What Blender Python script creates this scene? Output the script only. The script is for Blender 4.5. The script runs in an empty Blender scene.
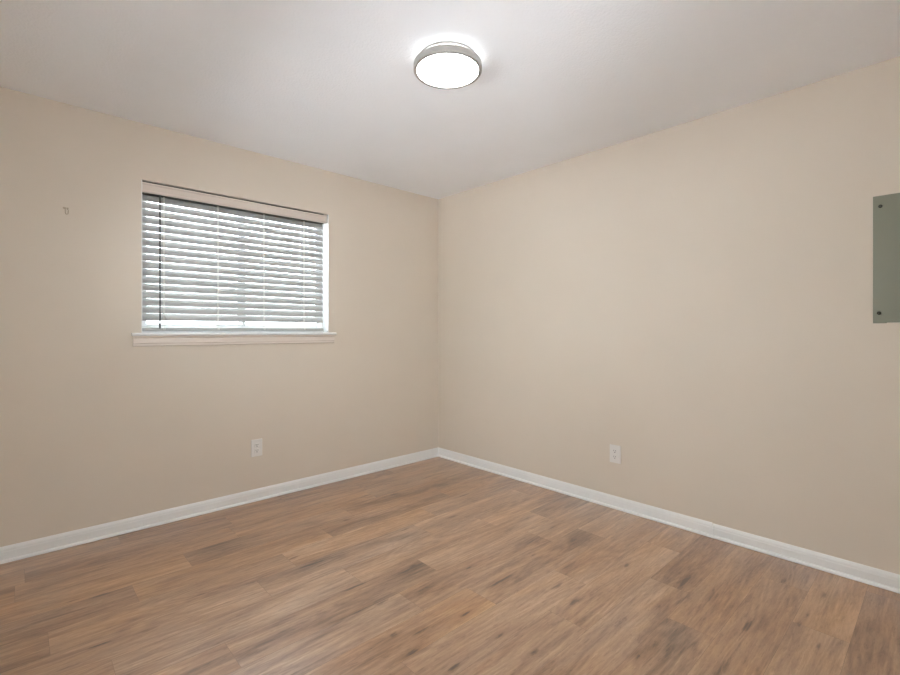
import bpy, bmesh, math, random
import numpy as np
from mathutils import Vector, Matrix
random.seed(7)
S = bpy.context.scene
C = S.collection

# ------------------------------------------------------------------ camera
FPX, YAW, HORY = 465.76, 0.81946, 330.87
cam = bpy.data.cameras.new('camera')
cam.sensor_fit = 'HORIZONTAL'
cam.sensor_width = 36.0
cam.lens = 36.0 * FPX / 900
cam.shift_y = (HORY - 337.5) / 900
cam.clip_start = 0.02
cam_ob = bpy.data.objects.new('camera', cam)
C.objects.link(cam_ob)
cam_ob.location = (-2.9445, -3.3143, 1.1895)
cam_ob.rotation_euler = (math.pi/2, 0, YAW - math.pi/2)
S.camera = cam_ob

# ------------------------------------------------------------------ daylight, exposure
SKY_COL, SKY_STR = (0.92, 0.935, 1.0, 1), 11.0
LAMP_STR = 52.0          # luminance of the lamp's diffuser
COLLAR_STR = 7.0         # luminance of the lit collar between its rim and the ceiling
w = bpy.data.worlds.new('overcast_sky')
S.world = w
w.use_nodes = True
nt = w.node_tree
bg = nt.nodes['Background']
bg.inputs['Color'].default_value = SKY_COL
bg.inputs['Strength'].default_value = SKY_STR
sun = bpy.data.lights.new('sun', 'SUN')
sun.energy = 58.0
sun.angle = math.radians(3)
sun.color = (1, .965, .93)
sun_ob = bpy.data.objects.new('sun', sun)
C.objects.link(sun_ob)
sun_ob.rotation_euler = (0, math.radians(42), 0)      # high over the end of the house, along both window walls
S.view_settings.view_transform = 'Standard'
S.view_settings.look = 'None'
S.view_settings.gamma = 1.0
S.view_settings.use_curve_mapping = False
S.view_settings.exposure = 0.19
S.cycles.max_bounces = 16
S.cycles.diffuse_bounces = 12
S.cycles.sample_clamp_indirect = 20.0

# ------------------------------------------------------------------ helpers
H = 2.44
X0, Y0 = -3.12, -3.55            # far ends of the room (the seen corner is the origin)
WX0, WX1, WZ0, WZ1 = -2.388, -1.148, 1.150, 2.100   # window opening
WT = 0.16                        # thickness of the outer wall


def srgb(r, g, b):
    f = lambda c: c/12.92 if c <= .04045 else ((c+.055)/1.055)**2.4
    return (f(r/255), f(g/255), f(b/255), 1)


def mat(name, col, rough=.5, bump=None, metal=0.0, emit=None, spec=.5):
    m = bpy.data.materials.new(name)
    m.use_nodes = True
    n = m.node_tree.nodes
    p = n['Principled BSDF']
    p.inputs['Base Color'].default_value = col
    p.inputs['Roughness'].default_value = rough
    p.inputs['Metallic'].default_value = metal
    p.inputs['Specular IOR Level'].default_value = spec
    L = m.node_tree.links
    tc = n.new('ShaderNodeTexCoord')
    # faint procedural mottling so that no surface is perfectly even
    nz = n.new('ShaderNodeTexNoise')
    nz.inputs['Scale'].default_value = 3.0
    nz.inputs['Detail'].default_value = 3.0
    L.new(tc.outputs['Object'], nz.inputs['Vector'])
    mx = n.new('ShaderNodeMix')
    mx.data_type = 'RGBA'
    mx.inputs['A'].default_value = [c*.975 for c in col[:3]]+[1]
    mx.inputs['B'].default_value = [min(1, c*1.025) for c in col[:3]]+[1]
    L.new(nz.outputs['Fac'], mx.inputs['Factor'])
    L.new(mx.outputs['Result'], p.inputs['Base Color'])
    if bump:
        scale, strength, dist = bump
        b = n.new('ShaderNodeBump')
        b.inputs['Strength'].default_value = strength
        b.inputs['Distance'].default_value = dist
        t = n.new('ShaderNodeTexNoise')
        t.inputs['Scale'].default_value = scale
        t.inputs['Detail'].default_value = 4.0
        L.new(tc.outputs['Object'], t.inputs['Vector'])
        L.new(t.outputs['Fac'], b.inputs['Height'])
        L.new(b.outputs['Normal'], p.inputs['Normal'])
    if emit:
        p.inputs['Emission Color'].default_value = emit[0]
        p.inputs['Emission Strength'].default_value = emit[1]
    return m


def obj(name, bm, m, parent=None, smooth=False):
    me = bpy.data.meshes.new(name)
    bmesh.ops.recalc_face_normals(bm, faces=bm.faces)
    bm.to_mesh(me)
    bm.free()
    for x in (m if isinstance(m, (list, tuple)) else [m]):
        me.materials.append(x)
    if smooth:
        for p in me.polygons:
            p.use_smooth = True
    o = bpy.data.objects.new(name, me)
    C.objects.link(o)
    if parent:
        o.parent = parent
    return o


def struct(name, bm, m, label=None):
    o = obj(name, bm, m)
    o['kind'] = 'structure'
    if label:
        o['label'] = label
    return o


def thing(name, label, cat, loc=(0, 0, 0), rz=0.0, group=None):
    o = bpy.data.objects.new(name, None)
    o.empty_display_size = .05
    C.objects.link(o)
    o.location = loc
    o.rotation_euler = (0, 0, rz)
    o['label'] = label
    o['category'] = cat
    if group:
        o['group'] = group
    return o


def box(bm, x0, x1, y0, y1, z0, z1, bev=0.0, seg=2, mi=0):
    r = bmesh.ops.create_cube(bm, size=1.0)
    vs = r['verts']
    for v in vs:
        v.co = Vector(((x0+x1)/2 + v.co.x*(x1-x0), (y0+y1)/2 + v.co.y*(y1-y0), (z0+z1)/2 + v.co.z*(z1-z0)))
    fs = {f for v in vs for f in v.link_faces}
    for f in fs:
        f.material_index = mi
    if bev:
        es = {e for v in vs for e in v.link_edges}
        bmesh.ops.bevel(bm, geom=list(es), offset=bev, segments=seg, affect='EDGES', profile=.5)


def prism(bm, prof, a, b, place):
    """prof: closed 2D outline, swept from a to b; place(u, v, s) gives the 3D point"""
    A = [bm.verts.new(place(u, v, a)) for u, v in prof]
    B = [bm.verts.new(place(u, v, b)) for u, v in prof]
    n = len(prof)
    for i in range(n):
        bm.faces.new((A[i], A[(i+1) % n], B[(i+1) % n], B[i]))
    bm.faces.new(A)
    bm.faces.new(B[::-1])


def tube(bm, pts, r, seg=10, cap=True):
    rings = []
    pts = [Vector(p) for p in pts]
    for i, p in enumerate(pts):
        d = (pts[min(i+1, len(pts)-1)] - pts[max(i-1, 0)]).normalized()
        a = d.orthogonal().normalized() if i == 0 else (rings_a - d*rings_a.dot(d)).normalized()
        rings_a = a
        b = d.cross(a)
        rr = r[i] if isinstance(r, (list, tuple)) else r
        rings.append([bm.verts.new(p + a*rr*math.cos(t) + b*rr*math.sin(t)) for t in [2*math.pi*k/seg for k in range(seg)]])
    for q, s in zip(rings, rings[1:]):
        for k in range(seg):
            bm.faces.new((q[k], q[(k+1) % seg], s[(k+1) % seg], s[k]))
    if cap:
        bm.faces.new(rings[0][::-1])
        bm.faces.new(rings[-1])


def lathe(bm, prof, seg=96, closed=False):
    """prof: (radius, z) list revolved about the z axis"""
    rings = []
    for r, z in prof:
        if r < 1e-6:
            rings.append([bm.verts.new((0, 0, z))])
        else:
            rings.append([bm.verts.new((r*math.cos(2*math.pi*k/seg), r*math.sin(2*math.pi*k/seg), z)) for k in range(seg)])
    pairs = list(zip(rings, rings[1:]))
    if closed:
        pairs.append((rings[-1], rings[0]))
    for a, b in pairs:
        for k in range(seg):
            k2 = (k+1) % seg
            if len(a) == 1 and len(b) == 1:
                continue
            if len(a) == 1:
                bm.faces.new((a[0], b[k2], b[k]))
            elif len(b) == 1:
                bm.faces.new((a[k], a[k2], b[0]))
            else:
                bm.faces.new((a[k], a[k2], b[k2], b[k]))


# ------------------------------------------------------------------ materials
M = {}
M['wall'] = mat('beige_wall_paint', srgb(216, 206, 192), .55, (160, .12, .002), spec=.35)
M['ceiling'] = mat('textured_ceiling_paint', srgb(240, 243, 247), .9, (95, .35, .006), spec=.2)
M['trim'] = mat('white_trim_paint', srgb(232, 233, 232), .35)
M['sill'] = mat('cream_sill_paint', srgb(222, 212, 202), .4)
M['vinyl'] = mat('white_window_vinyl', srgb(236, 238, 238), .35)
M['valance'] = mat('cream_valance', srgb(214, 203, 193), .45)
M['slat'] = mat('white_blind_slat', srgb(178, 180, 179), .4)
M['headrail'] = mat('gap_shade_headrail', srgb(66, 70, 60), .5)  # dark tone stands in for the shade in the gap above the valance
M['cord'] = mat('white_cord', srgb(236, 236, 232), .8)
M['wand'] = mat('grey_wand', srgb(92, 96, 94), .3)
M['plate'] = mat('white_outlet_plastic', srgb(226, 224, 220), .35)
M['slot'] = mat('dark_slot', srgb(60, 56, 52), .6)
M['panel'] = mat('grey_green_enamel', srgb(130, 132, 116), .45)
M['screw'] = mat('dark_screw', srgb(48, 46, 38), .35, metal=.7)
M['lamp_rim'] = mat('white_lamp_rim', srgb(160, 157, 152), .4)
M['diffuser'] = mat('lit_diffuser', srgb(250, 250, 248), .5, emit=((.95, .98, 1, 1), LAMP_STR))
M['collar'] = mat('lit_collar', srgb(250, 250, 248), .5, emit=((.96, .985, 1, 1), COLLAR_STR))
M['hook'] = mat('aged_beige_paint', srgb(184, 171, 150), .5)
M['ground'] = mat('pale_outdoor_ground', srgb(198, 197, 203), .9)
M['exterior'] = mat('exterior_siding', srgb(190, 188, 182), .8)


def glass_mat():
    m = bpy.data.materials.new('window_glass')
    m.use_nodes = True
    n = m.node_tree.nodes
    n.remove(n['Principled BSDF'])
    t = n.new('ShaderNodeBsdfTransparent')
    t.inputs['Color'].default_value = (.93, .96, .95, 1)
    g = n.new('ShaderNodeBsdfGlossy')
    g.inputs['Roughness'].default_value = .02
    f = n.new('ShaderNodeFresnel')
    f.inputs['IOR'].default_value = 1.45
    mx = n.new('ShaderNodeMixShader')
    L = m.node_tree.links
    L.new(f.outputs[0], mx.inputs[0])
    L.new(t.outputs[0], mx.inputs[1])
    L.new(g.outputs[0], mx.inputs[2])
    L.new(mx.outputs[0], n['Material Output'].inputs['Surface'])
    return m


M['glass'] = glass_mat()


def wood_mat():
    m = bpy.data.materials.new('rustic_oak_vinyl_planks')
    m.use_nodes = True
    n = m.node_tree.nodes
    L = m.node_tree.links
    p = n['Principled BSDF']

    def node(t, **kw):
        x = n.new(t)
        for k, v in kw.items():
            setattr(x, k, v)
        return x

    def attr(name):
        a = node('ShaderNodeAttribute', attribute_name=name)
        return a.outputs['Fac']

    def math_(op, a, b=None, c=None, clamp=False):
        x = node('ShaderNodeMath', operation=op, use_clamp=clamp)
        for i, v in enumerate((a, b, c)):
            if v is None:
                continue
            if isinstance(v, (int, float)):
                x.inputs[i].default_value = v
            else:
                L.new(v, x.inputs[i])
        return x.outputs[0]

    tc = node('ShaderNodeTexCoord')
    sep = node('ShaderNodeSeparateXYZ')
    L.new(tc.outputs['Object'], sep.inputs[0])
    seed, tone, knot, hue = attr('seed'), attr('tone'), attr('knot'), attr('hue')

    def grain(sx, sy, detail, rough, dist, k):
        cmb = node('ShaderNodeCombineXYZ')
        L.new(math_('MULTIPLY_ADD', sep.outputs[0], sx, math_('MULTIPLY', seed, 37.0+k)), cmb.inputs[0])
        L.new(math_('MULTIPLY_ADD', sep.outputs[1], sy, math_('MULTIPLY', seed, 11.0*k)), cmb.inputs[1])
        L.new(math_('MULTIPLY', seed, 5.0+k), cmb.inputs[2])
        t = node('ShaderNodeTexNoise')
        t.inputs['Scale'].default_value = 1.0
        t.inputs['Detail'].default_value = detail
        t.inputs['Roughness'].default_value = rough
        t.inputs['Distortion'].default_value = dist
        L.new(cmb.outputs[0], t.inputs['Vector'])
        return t.outputs['Fac']

    broad = grain(1.3, 9.0, 3, .55, .6, 1)      # soft light and dark bands along the plank
    mid = grain(3.0, 34.0, 4, .6, 1.0, 2)       # cathedral grain
    fine = grain(7.0, 105.0, 4, .65, .5, 3)      # pores
    blot = grain(2.2, 6.0, 2, .5, .8, 4)        # grey-brown clouds
    v = math_('MULTIPLY_ADD', math_('SUBTRACT', broad, .5), 1.10, .595)
    v = math_('MULTIPLY_ADD', math_('SUBTRACT', mid, .5), .52, v)
    v = math_('MULTIPLY_ADD', math_('SUBTRACT', fine, .5), .58, v)
    v = math_('ADD', v, math_('MULTIPLY', tone, .20))
    # cathedral figure: contour lines of a stretched field, fading in and out
    field = grain(.8, 6.5, 2, .45, .35, 8)
    line = math_('SINE', math_('MULTIPLY', field, 95.0))
    fade = math_('MULTIPLY', grain(2.5, 12.0, 2, .5, .5, 9), .26)
    v = math_('MULTIPLY_ADD', line, math_('MULTIPLY', fade, .46), v)
    # short dark pores
    tk = node('ShaderNodeMapRange')
    tk.inputs['From Min'].default_value = .60
    tk.inputs['From Max'].default_value = .70
    L.new(grain(24.0, 130.0, 2, .5, .6, 10), tk.inputs['Value'])
    v = math_('SUBTRACT', v, math_('MULTIPLY', tk.outputs[0], .13))
    # narrow dark streaks where the cathedral grain pinches
    st = node('ShaderNodeMapRange')
    st.inputs['From Min'].default_value = .34
    st.inputs['From Max'].default_value = .24
    L.new(grain(2.0, 24.0, 3, .5, 1.4, 5), st.inputs['Value'])
    v = math_('SUBTRACT', v, math_('MULTIPLY', st.outputs[0], .26))
    lt = node('ShaderNodeMapRange')
    lt.inputs['From Min'].default_value = .62
    lt.inputs['From Max'].default_value = .76
    L.new(grain(1.6, 22.0, 3, .5, 1.6, 7), lt.inputs['Value'])
    v = math_('MULTIPLY_ADD', lt.outputs[0], .16, v)          # pale sapwood streaks
    # knots, broken up by the grain
    speck = grain(14.0, 60.0, 4, .65, 1.5, 6)   # short irregular flecks
    v = math_('MULTIPLY_ADD', math_('SUBTRACT', speck, .5), .48, v)
    ks_ = node('ShaderNodeMapRange', interpolation_type='SMOOTHSTEP')
    ks_.inputs['From Min'].default_value = .22
    ks_.inputs['From Max'].default_value = .85
    kn_ = math_('ADD', knot, math_('MULTIPLY', math_('SUBTRACT', speck, .5), 1.5))
    kn_ = math_('ADD', kn_, math_('MULTIPLY', math_('SUBTRACT', mid, .5), 1.1))
    L.new(math_('MULTIPLY', kn_, math_('GREATER_THAN', knot, .04)), ks_.inputs['Value'])
    kk = math_('MULTIPLY_ADD', ks_.outputs[0], .44, math_('MULTIPLY', knot, .20))
    v = math_('SUBTRACT', v, kk, clamp=True)
    cr = node('ShaderNodeValToRGB')
    e = cr.color_ramp.elements
    e[0].position, e[0].color = 0.0, srgb(70, 42, 24)
    e[1].position, e[1].color = 1.0, srgb(210, 172, 132)
    for pos, c in ((.25, (119, 80, 44)), (.5, (159, 115, 76)), (.72, (182, 139, 96))):
        x = e.new(pos)
        x.color = srgb(*c)
    L.new(v, cr.inputs[0])
    # a few boards are greyer
    hsv = node('ShaderNodeHueSaturation')
    L.new(cr.outputs[0], hsv.inputs['Color'])
    sat = math_('SUBTRACT', 1.06, math_('MULTIPLY', math_('MULTIPLY_ADD', blot, .9, math_('MULTIPLY', hue, .25)), .45))
    L.new(sat, hsv.inputs['Saturation'])
    L.new(hsv.outputs[0], p.inputs['Base Color'])
    p.inputs['Roughness'].default_value = .31
    p.inputs['Specular IOR Level'].default_value = .75
    p.inputs['Coat Weight'].default_value = 1.0
    p.inputs['Coat Roughness'].default_value = .38
    p.inputs['Coat IOR'].default_value = 1.6
    b = node('ShaderNodeBump')
    b.inputs['Strength'].default_value = .12
    b.inputs['Distance'].default_value = .002
    L.new(fine, b.inputs['Height'])
    L.new(b.outputs[0], p.inputs['Normal'])
    return m


M['wood'] = wood_mat()

# ------------------------------------------------------------------ the room shell
# floor: one mesh, its planks laid along the window wall
PITCH, SEAM0, PLANK = 0.181, 0.162, 0.945
JOINT = {0: -.62, 1: -1.02, 2: -.11, 3: -.40, 4: -.655, 5: -.96, 6: -.215, 7: -.80, 8: -.47, 9: -.727, 10: -.47,
         11: -.985, 12: -.34, 13: -.71, 14: -.967, 15: -.3, 16: -.62, 17: -.1, 18: -.8, 19: -.45}
# (row, x inside the plank) -> tone, greyness; the baseboard row is dark wood plus painted contact shade
TONE = {(3, -.9): (-.75, -.3), (4, -1.2): (-.55, 0), (5, -3.0): (-.8, .2), (2, -3.0): (-.6, -.2), (10, -1.0): (-.25, .3),
        (8, -1.9): (-.45, .3), (13, -.3): (-.65, -.2), (14, -1.3): (-.2, .4), (9, -1.2): (-.25, .2), (6, -1.6): (.1, .9),
        (6, -.7): (.35, .7), (7, -1.2): (.2, .5), (3, -1.9): (-.1, 0), (1, -1.5): (.1, -.2), (0, -1.2): (-.6, -.6),
        (0, -2.2): (-.65, -.6), (0, -.3): (-.7, -.4), (5, -.4): (.1, .5), (5, -2.3): (.25, .1), (6, -2.4): (.3, .5),
        (8, -1.0): (.25, .3), (9, -2.1): (.1, .6), (12, -.8): (.15, .1), (11, -.5): (.1, 0), (7, -2.2): (.2, .9),
        (3, -.1): (-.2, 0), (6, -3.1): (-.7, .1), (11, -1.4): (.2, .4), (14, -.5): (.1, 0)}
# knots and dark figure in the boards: world x, y
KNOT = [(-2.14, -0.54, 2.2), (-1.99, -0.38), (-2.12, -1.07, 1.6), (-1.88, -0.97), (-2.33, -1.01), (-2.59, -0.35, 1.8), (-2.66, -0.71),
        (-2.76, -0.68), (-2.59, -1.02), (-2.71, -1.12), (-2.56, -1.14, 1.5), (-2.81, -1.19), (-1.42, -0.73, 1.4), (-0.93, -0.56, 1.3),
        (-1.23, -1.09), (-1.84, -1.1, 2), (-1.47, -1.46), (-1.78, -1.43, 1.6), (-1.77, -1.62), (-1.88, -1.61),
        (-1.87, -1.96), (-1.77, -1.89, 1.5), (-1.86, -1.83), (-1.52, -1.48, 2.4), (-1.58, -1.66, 1.6), (-0.9, -1.15, 1.2), (-0.57, -1.49, 1.3),
        (-1.03, -1.55), (-0.93, -1.81), (-0.57, -0.92), (-0.58, -1.68), (-1.1, -2.07, 1.3), (-1.18, -2.05), (-1.35, -2.22),
        (-1.56, -2.12), (-1.56, -1.93), (-1.81, -2.12), (-1.54, -2.27), (-1.52, -2.07), (-1.28, -1.67), (-1.15, -2.19, 1.3),
        (-0.89, -2.0, 1.8), (-0.62, -2.46, 2.6), (-0.68, -2.2), (-1.16, -2.56, 1.3), (-1.28, -2.54), (-1.13, -2.2, 1.5), (-1.14, -2.4, 1.8),
        (-0.68, -2.59, 1.8), (-1.01, -2.52), (-0.91, -2.46), (-0.52, -2.91), (-0.62, -2.9), (-0.79, -2.76, 1.3), (-0.28, -2.93),
        (-0.73, -2.98), (-0.61, -2.58, 1.3), (-1.12, -2.77, 1.8), (-0.23, -2.57), (-0.27, -2.78, 1.4), (-1.25, -1.86, 2.2), (-.62, -1.86, 2.2)]
# darker figure inside single boards: world x, y, half-lengths, strength
CLOUD = [(-1.52, -1.50, .16, .06, -1.0), (-.84, -1.67, .12, .05, -.8), (-1.27, -1.87, .14, .07, -.8), (-.60, -1.87, .12, .07, -.9),
         (-.58, -2.43, .16, .07, -.9), (-1.10, -2.62, .14, .06, -.5), (-2.15, -.61, .18, .05, -.8), (-1.55, -1.70, .12, .04, -.7),
         (-.60, -.61, .20, .06, -.5), (-1.40, -.80, .22, .05, -.5), (-1.90, -1.12, .15, .06, -.5), (-.72, -2.80, .14, .05, -.6),
         (-2.55, -1.15, .20, .04, -.5), (-1.80, -1.85, .20, .04, -.4), (-.30, -2.62, .16, .06, -.5), (-1.05, -2.22, .12, .04, -.5)]
rng = np.random.default_rng(5)
V, F, A = [], [], {k: [] for k in ('seed', 'tone', 'knot', 'hue')}
ks = [(k[0], k[1], (k[2] if len(k) > 2 else 1.0), rng.uniform(.022, .06), rng.uniform(.005, .011), rng.uniform(-.12, .12), rng.uniform(.55, .95)) for k in KNOT]
row = 0
y_top = 0.0
while y_top > Y0 + 1e-6:
    y_bot = max(Y0, -(SEAM0 + PITCH*row))
    j = JOINT.get(row, -.5)
    while j < 0:
        j += PLANK
    xs = [min(j, 0)]
    while xs[-1] > X0:
        j -= PLANK
        xs.append(max(j, X0))
    for xa, xb in zip(xs, xs[1:]):
        if xa - xb < .004:
            continue
        seed, tone, hue = rng.random(), rng.uniform(-.35, .4), rng.uniform(-.6, .6)
        for (r_, x_), (t_, h_) in TONE.items():
            if r_ == row and xb < x_ < xa:
                tone, hue = t_, h_
        nx, ny = max(1, int((xa-xb)/.014)), max(1, int((y_top-y_bot)/.0085))
        gx, gy = np.meshgrid(np.linspace(xb+.0004, xa-.0004, nx+1), np.linspace(y_bot+.0004, y_top-.0004, ny+1), indexing='ij')
        kn = np.zeros_like(gx)
        for kx, ky, s, sx, sy, sl, w_ in ks:
            if not (xb-.02 <= kx <= xa+.02 and y_bot-.02 <= ky <= y_top+.02):
                continue
            dx, dy = gx-kx, gy-ky
            dy = dy - sl*dx
            kn = np.maximum(kn, w_*np.exp(-(dx/(sx*s))**2 - (dy/(sy*(.55+.45*s)))**2))
            kn = np.maximum(kn, .34*np.exp(-(dx/(sx*s*3))**2 - (dy/(sy*2.2*s))**2))
        tn = np.full_like(gx, tone)
        for cx, cy, sx, sy, am in CLOUD:
            if xb < cx < xa and y_bot < cy < y_top:
                tn += am*np.exp(-((gx-cx)/sx)**2 - ((gy-cy)/sy)**2)
        base = len(V)
        V.extend(zip(gx.ravel(), gy.ravel(), np.zeros(gx.size)))
        A['knot'].extend(kn.ravel())
        A['seed'].extend([seed]*gx.size)
        A['tone'].extend(tn.ravel())
        A['hue'].extend([hue]*gx.size)
        for a in range(nx):
            for b in range(ny):
                i = base + a*(ny+1) + b
                F.append((i, i+ny+1, i+ny+2, i+1))
    y_top = y_bot
    row += 1
# the slab's underside, so that the floor has thickness
b0 = len(V)
V.extend([(X0, Y0, -.0015), (0, Y0, -.0015), (0, 0, -.0015), (X0, 0, -.0015), (X0, Y0, -.08), (0, Y0, -.08), (0, 0, -.08), (X0, 0, -.08)])
F.extend([(b0, b0+1, b0+2, b0+3), (b0+7, b0+6, b0+5, b0+4), (b0, b0+4, b0+5, b0+1), (b0+1, b0+5, b0+6, b0+2), (b0+2, b0+6, b0+7, b0+3), (b0+3, b0+7, b0+4, b0)])
for k, d in (('seed', .5), ('tone', -2.5), ('knot', 0), ('hue', 0)):
    A[k].extend([d]*8)
me = bpy.data.meshes.new('floor')
me.from_pydata([tuple(map(float, v)) for v in V], [], F)
for k, d in A.items():
    at = me.attributes.new(k, 'FLOAT', 'POINT')
    at.data.foreach_set('value', np.array(d, dtype=np.float32))
me.materials.append(M['wood'])
fl = bpy.data.objects.new('floor', me)
C.objects.link(fl)
fl['kind'] = 'structure'

bm = bmesh.new()
box(bm, X0-.12, .12, Y0-.12, WT, H, H+.1)
struct('ceiling', bm, M['ceiling'])

bm = bmesh.new()      # the wall at left in view, with the window opening
xs, zs = [X0-.12, WX0, WX1, .12], [-.08, WZ0, WZ1, H]
for yy in (0, WT):
    g = [[bm.verts.new((x, yy, z)) for z in zs] for x in xs]
    for i in range(3):
        for k in range(3):
            if not (i == 1 and k == 1):
                bm.faces.new((g[i][k], g[i+1][k], g[i+1][k+1], g[i][k+1]))
    if yy == 0:
        g0 = g
loop = lambda q: [q[1][1], q[2][1], q[2][2], q[1][2]]
outer = lambda q: [q[0][0], q[3][0], q[3][3], q[0][3]]
for fn in (loop,):
    a, b = fn(g0), fn(g)
    for i in range(4):
        bm.faces.new((a[i], a[(i+1) % 4], b[(i+1) % 4], b[i]))
per = [(0, 0), (1, 0), (2, 0), (3, 0), (3, 1), (3, 2), (3, 3), (2, 3), (1, 3), (0, 3), (0, 2), (0, 1)]
for (i, k), (i2, k2) in zip(per, per[1:]+per[:1]):
    bm.faces.new((g0[i][k], g0[i2][k2], g[i2][k2], g[i][k]))
struct('wall_left', bm, M['wall'])
bm = bmesh.new()
box(bm, 0, .12, Y0-.12, 0, -.08, H)
struct('wall_right', bm, M['wall'])
# the two walls behind the camera, each with a window added for even fill light: (lo, hi, bottom, top)
VB, VF = (-2.30, -1.45, 1.0, 2.0), (-3.20, -.40, 1.3, 1.75)
bm = bmesh.new()
for q in ((X0-.12, VB[0], -.08, H), (VB[1], 0, -.08, H), (VB[0], VB[1], -.08, VB[2]), (VB[0], VB[1], VB[3], H)):
    box(bm, q[0], q[1], Y0-.12, Y0, q[2], q[3])
struct('wall_back', bm, M['wall'])
bm = bmesh.new()
for q in ((Y0, VF[0], -.08, H), (VF[1], 0, -.08, H), (VF[0], VF[1], -.08, VF[2]), (VF[0], VF[1], VF[3], H)):
    box(bm, X0-.12, X0, q[0], q[1], q[2], q[3])
struct('wall_front', bm, M['wall'])

# baseboards: moulded board plus a quarter-round shoe
BOARD = [(0, .0), (.011, .0), (.011, .054), (.0095, .060), (.0095, .064), (.008, .070), (.0045, .077), (.002, .081), (0, .082)]
SHOE = [(.011, .0022)] + [(.011+.013*math.sin(t), .0022+.0145*math.cos(t)) for t in [math.pi/2*k/6 for k in range(6, -1, -1)]]


def baseboard(name, runs, place):
    bm = bmesh.new()
    for a, b, dz in runs:
        prism(bm, [(u, v if v == 0 else v+dz) for u, v in BOARD], a, b, place)
    o = struct(name, bm, M['trim'])
    bm = bmesh.new()
    prism(bm, SHOE, runs[0][0], runs[-1][1], place)
    obj('shoe_moulding', bm, M['trim'], o)
    return o


baseboard('baseboard_left', [(X0, 0, 0)], lambda u, v, s: (s, -u, v))
baseboard('baseboard_right', [(-2.384, -.011, 0), (Y0, -2.387, -.003)][::-1], lambda u, v, s: (-u, s, v))
baseboard('baseboard_back', [(X0+.024, -.024, 0)], lambda u, v, s: (s, Y0+u, v))
baseboard('baseboard_front', [(Y0+.024, -.024, 0)], lambda u, v, s: (X0+u, s, v))

# window: jamb lining, vinyl slider frame, sashes, panes, sill and apron
bm = bmesh.new()
FY0, FY1, FW = .085, .150, .018
box(bm, WX0, WX0+FW, FY0, FY1, WZ0, WZ1, .002)
box(bm, WX1-FW, WX1, FY0, FY1, WZ0, WZ1, .002)
box(bm, WX0+FW, WX1-FW, FY0, FY1, WZ0, WZ0+.064, .002)
box(bm, WX0+FW, WX1-FW, FY0, FY1, WZ1-FW, WZ1, .002)
win = struct('window_1', bm, M['vinyl'])
bm = bmesh.new()
box(bm, WX0, WX0+.004, .001, FY0, WZ0, WZ1)
box(bm, WX1-.004, WX1, .001, FY0, WZ0, WZ1)
obj('jamb_lining', bm, M['vinyl'], win)
XM = (WX0+WX1)/2
for xa, xb, ya in ((WX0+FW, XM+.02, .092), (XM-.02, WX1-FW, .120)):
    bm = bmesh.new()
    za, zb = WZ0+.064, WZ1-FW
    q = .024
    box(bm, xa, xa+q, ya, ya+.024, za, zb, .002)
    box(bm, xb-q, xb, ya, ya+.024, za, zb, .002)
    box(bm, xa+q, xb-q, ya, ya+.024, za, za+.02, .002)
    box(bm, xa+q, xb-q, ya, ya+.024, zb-q, zb, .002)
    s = obj('sash', bm, M['vinyl'], win)
    bm = bmesh.new()
    box(bm, xa+q-.004, xb-q+.004, ya+.010, ya+.014, za+.016, zb-q+.004)
    obj('pane', bm, M['glass'], s)
bm = bmesh.new()     # the sill board: runs into the opening and laps over the wall at both ends
SZ = 1.178
nose = [(-.030, SZ-.019), (-.034, SZ-.014), (-.034, SZ-.006), (-.030, SZ-.001), (-.026, SZ), (0, SZ), (0, SZ-.019)]
prism(bm, nose, -2.440, -1.098, lambda u, v, s: (s, u, v))
box(bm, WX0+.004, WX1-.004, 0, FY0-.0005, SZ-.019, SZ)
obj('window_sill', bm, M['trim'], win)
bm = bmesh.new()
ap = [(0, SZ-.019), (-.016, SZ-.019), (-.017, 1.150), (-.014, 1.146), (-.014, 1.116), (-.012, 1.110), (-.012, 1.100), (-.009, 1.096), (0, 1.096)]
prism(bm, ap, -2.432, -1.106, lambda u, v, s: (s, u, v))
obj('window_apron', bm, M['sill'], win)

for name, (lo, hi, zb, zt), pl in (('fill_window_back', VB, lambda v: Vector((v.x, Y0-.075+v.y, v.z))), ('fill_window_front', VF, lambda v: Vector((X0-.075+v.y, v.x, v.z)))):
    bm = bmesh.new()     # unseen windows, added to spread even daylight through the room
    mid = (lo+hi)/2
    for q in ((lo, lo+.04, zb, zt), (hi-.04, hi, zb, zt), (lo+.04, hi-.04, zb, zb+.04), (lo+.04, hi-.04, zt-.04, zt), (mid-.02, mid+.02, zb+.04, zt-.04)):
        box(bm, q[0], q[1], -.025, .025, q[2], q[3], .002)
    for v in bm.verts:
        v.co = pl(v.co)
    wo = struct(name, bm, M['vinyl'])
    for xa, xb in ((lo+.04, mid-.02), (mid+.02, hi-.04)):
        bm = bmesh.new()
        box(bm, xa-.003, xb+.003, -.002, .002, zb+.037, zt-.037)
        for v in bm.verts:
            v.co = pl(v.co)
        obj('pane', bm, M['glass'], wo)

# outdoors: the ground the window looks over
bm = bmesh.new()
box(bm, -18, 15, -22, 22, -.40, -.30)
struct('ground', bm, M['ground'])

# ------------------------------------------------------------------ the blind
BX0, BX1 = WX0+.008, -1.182
blind = thing('window_blind', 'white horizontal slatted blind with cream valance hanging in the window', 'blind', (BX0, .04, WZ1))


def part(name, bm, m, parent, smooth=False):
    """bm is in world coordinates: move into the parent's frame"""
    bmesh.ops.translate(bm, verts=bm.verts, vec=-Vector(parent.location))
    return obj(name, bm, m, parent, smooth)


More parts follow.
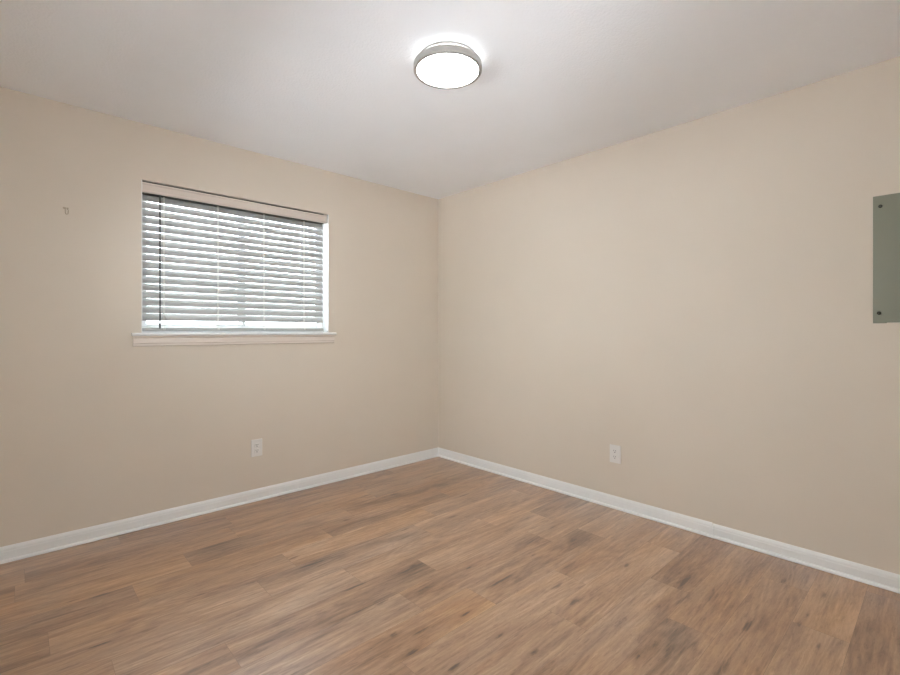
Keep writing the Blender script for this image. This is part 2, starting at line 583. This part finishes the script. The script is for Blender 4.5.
bm = bmesh.new()
box(bm, BX0+.002, BX1-.002, .014, .050, 2.024, 2.0985, .001)
part('headrail', bm, M['headrail'], blind)
bm = bmesh.new()    # valance with a moulded face and short returns
VZ0, VZ1 = 2.028, 2.0885
vp = [(.012, VZ0), (.002, VZ0), (.000, VZ0+.003), (.000, VZ0+.010), (.003, VZ0+.014), (.003, VZ1-.014), (.000, VZ1-.010), (.000, VZ1-.003), (.002, VZ1), (.012, VZ1)]
prism(bm, vp, WX0+.003, -1.164, lambda u, v, s: (s, u, v))
box(bm, -1.172, -1.1645, .012, .045, VZ0+.001, VZ1-.001)
part('valance', bm, M['valance'], blind)['label'] = 'cream valance'

NS, PIT, SW = 17, .0456, .0505
YC, ZTOP = .043, 2.005
TH = math.radians(62)
slat_z = [ZTOP - PIT*k for k in range(NS)]
bm = bmesh.new()
for zc in slat_z:
    prof = []
    for side in (0, 1):
        rng_ = range(9) if side == 0 else range(8, -1, -1)
        for k in rng_:
            t = k/8*2-1                                  # -1 at the room-side edge, 1 at the outer edge
            u = t*SW/2
            crown = .0040*(1-t*t) + (.0013 if side == 0 else -.0013)
            prof.append((YC + u*math.cos(TH) - crown*math.sin(TH), zc + u*math.sin(TH) + crown*math.cos(TH)))
    prism(bm, prof, BX0, BX1, lambda u, v, s: (s, u, v))
part('slats', bm, M['slat'], blind)
bm = bmesh.new()
box(bm, BX0, BX1, YC-.025, YC+.025, 1.1895, 1.2095, .003)
rail = part('bottom_rail', bm, M['slat'], blind)
CX = [-2.265, -1.950, -1.643, -1.340]
yi, yo = YC - SW/2*math.cos(TH) - .003, YC + SW/2*math.cos(TH) + .003
for cx in CX:
    bm = bmesh.new()
    for dx in (-.0035, .0035):
        tube(bm, [(cx+dx, yi, 2.024), (cx+dx, yi, 1.216), (cx+dx, YC-.0275, 1.208), (cx+dx, YC-.0275, 1.196)], .0016, 6)
    tube(bm, [(cx, yo, 2.030), (cx, yo, 1.209)], .0013, 6)
    part('ladder_cord', bm, M['cord'], blind)
bm = bmesh.new()
tube(bm, [(-2.290, .008, 2.027), (-2.290, .008, 1.215)], .0046, 6)
tube(bm, [(-2.290, .008, 1.250), (-2.290, .008, 1.205)], .0060, 8)
tube(bm, [(-2.290, .024, 2.055), (-2.290, .016, 2.040), (-2.290, .008, 2.020)], .0018, 6)
part('tilt_wand', bm, M['wand'], blind)['label'] = 'dark grey tilt wand'

# ------------------------------------------------------------------ ceiling light
lamp = thing('ceiling_light', 'round white flush ceiling light, lit, with a glowing ring above its rim', 'ceiling light', (-1.491, -1.743, H))
bm = bmesh.new()
lathe(bm, [(0, 0), (.130, 0), (.130, -.007), (.120, -.007), (.120, -.029), (0, -.029)], 96)
# the wall of the collar gives light, its mounting flange is plain
for f in bm.faces:
    c = f.calc_center_median()
    f.material_index = 1 if (-.028 < c.z < -.008 and c.xy.length > .115) else 0
obj('base', bm, [M['lamp_rim'], M['collar']], lamp)
bm = bmesh.new()
lathe(bm, [(.1410, -.0590), (.1425, -.0605), (.1545, -.0605), (.1565, -.0585), (.1565, -.031), (.1545, -.029), (.120, -.029), (.120, -.032), (.1410, -.032)], 96, closed=True)
obj('rim', bm, M['lamp_rim'], lamp)
bm = bmesh.new()
lathe(bm, [(0, -.0590), (.05, -.0588), (.10, -.0584), (.134, -.0575), (.1405, -.0560), (.1405, -.033), (0, -.033)], 96)
obj('diffuser', bm, M['diffuser'], lamp)['label'] = 'lit white diffuser'


# ------------------------------------------------------------------ outlets
def outlet(label, loc, rz):
    t = thing('wall_outlet', label, 'outlet', loc, rz, 'duplex wall outlets')   # local: x right, y towards the wall, z up
    bm = bmesh.new()
    prof_w, prof_h = .0390, .0600
    box(bm, -prof_w, prof_w, -.0062, 0, -prof_h, prof_h, .0025, 2)
    obj('cover_plate', bm, M['plate'], t)
    for dz in (-.0195, .0195):
        bm = bmesh.new()
        box(bm, -.0165, .0165, -.0085, -.0060, dz-.0140, dz+.0140, .0015, 2)
        r = obj('receptacle', bm, M['plate'], t)
        bm = bmesh.new()
        box(bm, -.0078, -.0053, -.0092, -.0080, dz-.001, dz+.0085)
        box(bm, .0053, .0078, -.0092, -.0080, dz-.000, dz+.0075)
        tube(bm, [(0, -.0092, dz-.0075), (0, -.0080, dz-.0075)], .0030, 12)
        obj('slots', bm, M['slot'], r)
    bm = bmesh.new()
    tube(bm, [(0, -.0076, 0), (0, -.0060, 0)], [.0028, .0036], 14)
    obj('screw', bm, M['plate'], t)
    return t


outlet('small white duplex outlet on the wall below the window', (-1.706, 0, .370), 0)
outlet('small white duplex outlet on the long wall without a window', (0, -1.788, .364), -math.pi/2)

# ------------------------------------------------------------------ breaker panel at the right edge
pan = thing('electrical_panel', 'grey-green metal breaker panel cover on the wall at the right edge', 'electrical panel', (0, -3.072, 1.225))
bm = bmesh.new()     # local: y from 0 (left edge) to -.36 (right edge), z from 0 up
out = [(0, 0), (0, .593), (-.36, .593), (-.36, 0), (-.314, 0), (-.314, .006), (-.046, .006), (-.046, 0)]
prism(bm, out, 0, -.007, lambda u, v, s: (s, u, v))
es = [e for e in bm.edges if all(abs(v.co.x+.007) < 1e-6 for v in e.verts)]
bmesh.ops.bevel(bm, geom=es, offset=.003, segments=2, affect='EDGES')
obj('cover', bm, M['panel'], pan)
bm = bmesh.new()
box(bm, -.0095, -.0068, -.300, -.125, .06, .535, .0015)
door = obj('panel_door', bm, M['panel'], pan)
bm = bmesh.new()
box(bm, -.0125, -.0094, -.148, -.136, .28, .32, .001)
obj('latch', bm, M['screw'], door)
for y, z in ((-.026, .543), (-.021, .047), (-.334, .543), (-.334, .047)):
    bm = bmesh.new()
    tube(bm, [(-.0066, y, z), (-.0098, y, z), (-.0112, y, z)], [.0078, .0075, .0050], 16)
    sc = obj('screw', bm, M['screw'], pan, True)
    sc['label'] = 'dark screw'
    bm = bmesh.new()
    box(bm, -.0116, -.0110, y-.0040, y+.0040, z-.0007, z+.0007)
    obj('screw_slot', bm, M['panel'], sc)

# ------------------------------------------------------------------ small painted hook left of the window
hook = thing('wall_hook', 'tiny beige painted hook on the wall left of the window', 'hook', (-2.739, 0, 1.849))
bm = bmesh.new()
box(bm, -.014, .000, -.003, 0, .010, .020, .001)
obj('back_plate', bm, M['hook'], hook)
bm = bmesh.new()
pts = [(-.004, -.003, .018), (-.004, -.008, .010), (-.0035, -.010, -.008)]
pts += [(.0025-.006*math.cos(t), -.010-.002*math.sin(t), -.010-.009*math.sin(t)) for t in [math.pi*k/8 for k in range(9)]]
pts += [(.0090, -.010, -.004), (.0095, -.011, .004)]
tube(bm, pts, .0024, 8)
box(bm, .003, .011, -.003, 0, .013, .020, .001)
tube(bm, [(.007, -.003, .018), (.007, -.006, .013), (.007, -.007, .006)], .0024, 8)
obj('prongs', bm, M['hook'], hook, True)
